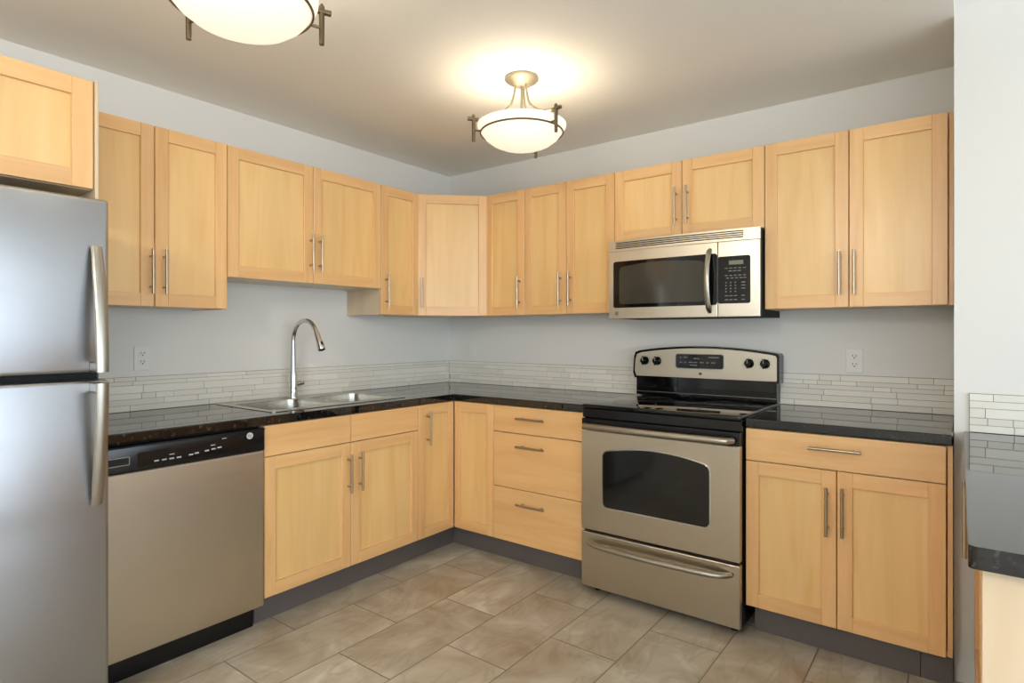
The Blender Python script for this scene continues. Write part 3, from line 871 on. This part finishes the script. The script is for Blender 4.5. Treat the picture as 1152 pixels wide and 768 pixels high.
# ------------------------------------------------------------------ ceiling lights
def ceiling_light(label, x, y, angles):
    t = thing('ceiling_light', label, 'ceiling light', (x, y, H), 0, None)
    bm = bmesh.new(); lathe(bm, [(0, -.001), (.076, -.001), (.077, -.010), (.070, -.018), (.052, -.024), (.044, -.034), (.030, -.040), (0, -.040)], 48)
    obj('canopy', bm, 'lamp_metal', t, smooth=True)
    bm = bmesh.new()
    tube(bm, [(0, 0, -.04), (0, 0, -.215)], .006, 12)
    obj('stem', bm, 'lamp_metal', t, smooth=True)
    # glass bowl
    ZR = -.214
    bm = bmesh.new()
    prof = [(.196, ZR), (.201, ZR-.002), (.200, ZR-.012), (.193, ZR-.024), (.183, ZR-.037), (.165, ZR-.060), (.135, ZR-.083), (.10, ZR-.098), (.06, ZR-.107), (.025, ZR-.111), (0, ZR-.112),
            ]
    inner = [(0, ZR-.107), (.06, ZR-.102), (.10, ZR-.093), (.133, ZR-.078), (.161, ZR-.056), (.179, ZR-.034), (.189, ZR-.018), (.193, ZR-.004)]
    lathe(bm, prof+inner, 64, closed=False)
    # close the lip
    bw = obj('glass_bowl', bm, 'bowl', t, smooth=True)
    bm = bmesh.new(); zr = ZR-.038
    lathe(bm, [(.1845, zr-.0035), (.1885, zr-.0035), (.1905, zr), (.1885, zr+.0035), (.1845, zr+.0035)], 64, closed=True)
    obj('ring', bm, 'bronze', t, smooth=True)
    for a in angles:
        a = R(a); c, s = math.cos(a), math.sin(a)
        def P(r_, z): return (c*r_, s*r_, z)
        bm = bmesh.new()
        ctl = [(.030, -.036), (.035, -.075), (.050, -.125), (.080, -.155), (.118, -.180), (.158, -.193), (.195, -.198), (.226, -.199), (.246, -.199)]
        # smooth the curve
        pts = []
        for i in range(len(ctl)-1):
            p0 = ctl[max(i-1, 0)]; p1 = ctl[i]; p2 = ctl[i+1]; p3 = ctl[min(i+2, len(ctl)-1)]
            for k in range(4):
                u = k/4
                def cr(j): return .5*((2*p1[j])+(-p0[j]+p2[j])*u+(2*p0[j]-5*p1[j]+4*p2[j]-p3[j])*u*u+(-p0[j]+3*p1[j]-3*p2[j]+p3[j])*u**3)
                pts.append(P(cr(0), cr(1)))
        pts.append(P(*ctl[-1]))
        tube(bm, pts, .0052, 10); obj('arm', bm, 'lamp_metal', t, smooth=True)
        bm = bmesh.new()
        tube(bm, [P(.219, -.188), P(.219, -.302)], [.0085, .0075], 10)
        tube(bm, [P(.197, -.204), P(.246, -.202)], .0085, 10)
        tube(bm, [P(.188, zr), P(.219, zr)], .0045, 8)
        tube(bm, [P(.219, -.181), P(.219, -.189)], [.004, .006], 8)
        obj('post', bm, 'bronze', t, smooth=True)
    # two bulbs in the bowl
    for sgn in (-1, 1):
        bm = bmesh.new(); bmesh.ops.create_uvsphere(bm, u_segments=16, v_segments=10, radius=.024)
        for v in bm.verts: v.co += Vector((sgn*.07, 0, -.245))
        obj('bulb', bm, 'bulb', t, smooth=True)
    l = bpy.data.lights.new('bulb_light', 'POINT'); l.energy = BULB_W; l.color = BULB_COL; l.shadow_soft_size = .10
    lo = bpy.data.objects.new('bulb_light', l); C.objects.link(lo); lo.parent = t; lo.location = (0, 0, -.275)
    return t
ceiling_light('semi-flush bowl ceiling light fully in view over the middle of the kitchen', 1.425, -1.04, (-12, 108, 228))
ceiling_light('nearer semi-flush bowl ceiling light cut off by the top edge', 1.428, -2.35, (72, 192, 312))

# warm fill lights without fixtures, added out of view to brighten the kitchen
for x, y, p in ((5.2, -4.9, .3), (2.3, -4.3, 1.3)):
    l = bpy.data.lights.new('fill_light', 'POINT'); l.energy = FILL_W*p; l.color = (1.0, 0.93, 0.84); l.shadow_soft_size = .15
    lo = bpy.data.objects.new('fill_light', l); C.objects.link(lo); lo.location = (x, y, 2.12)
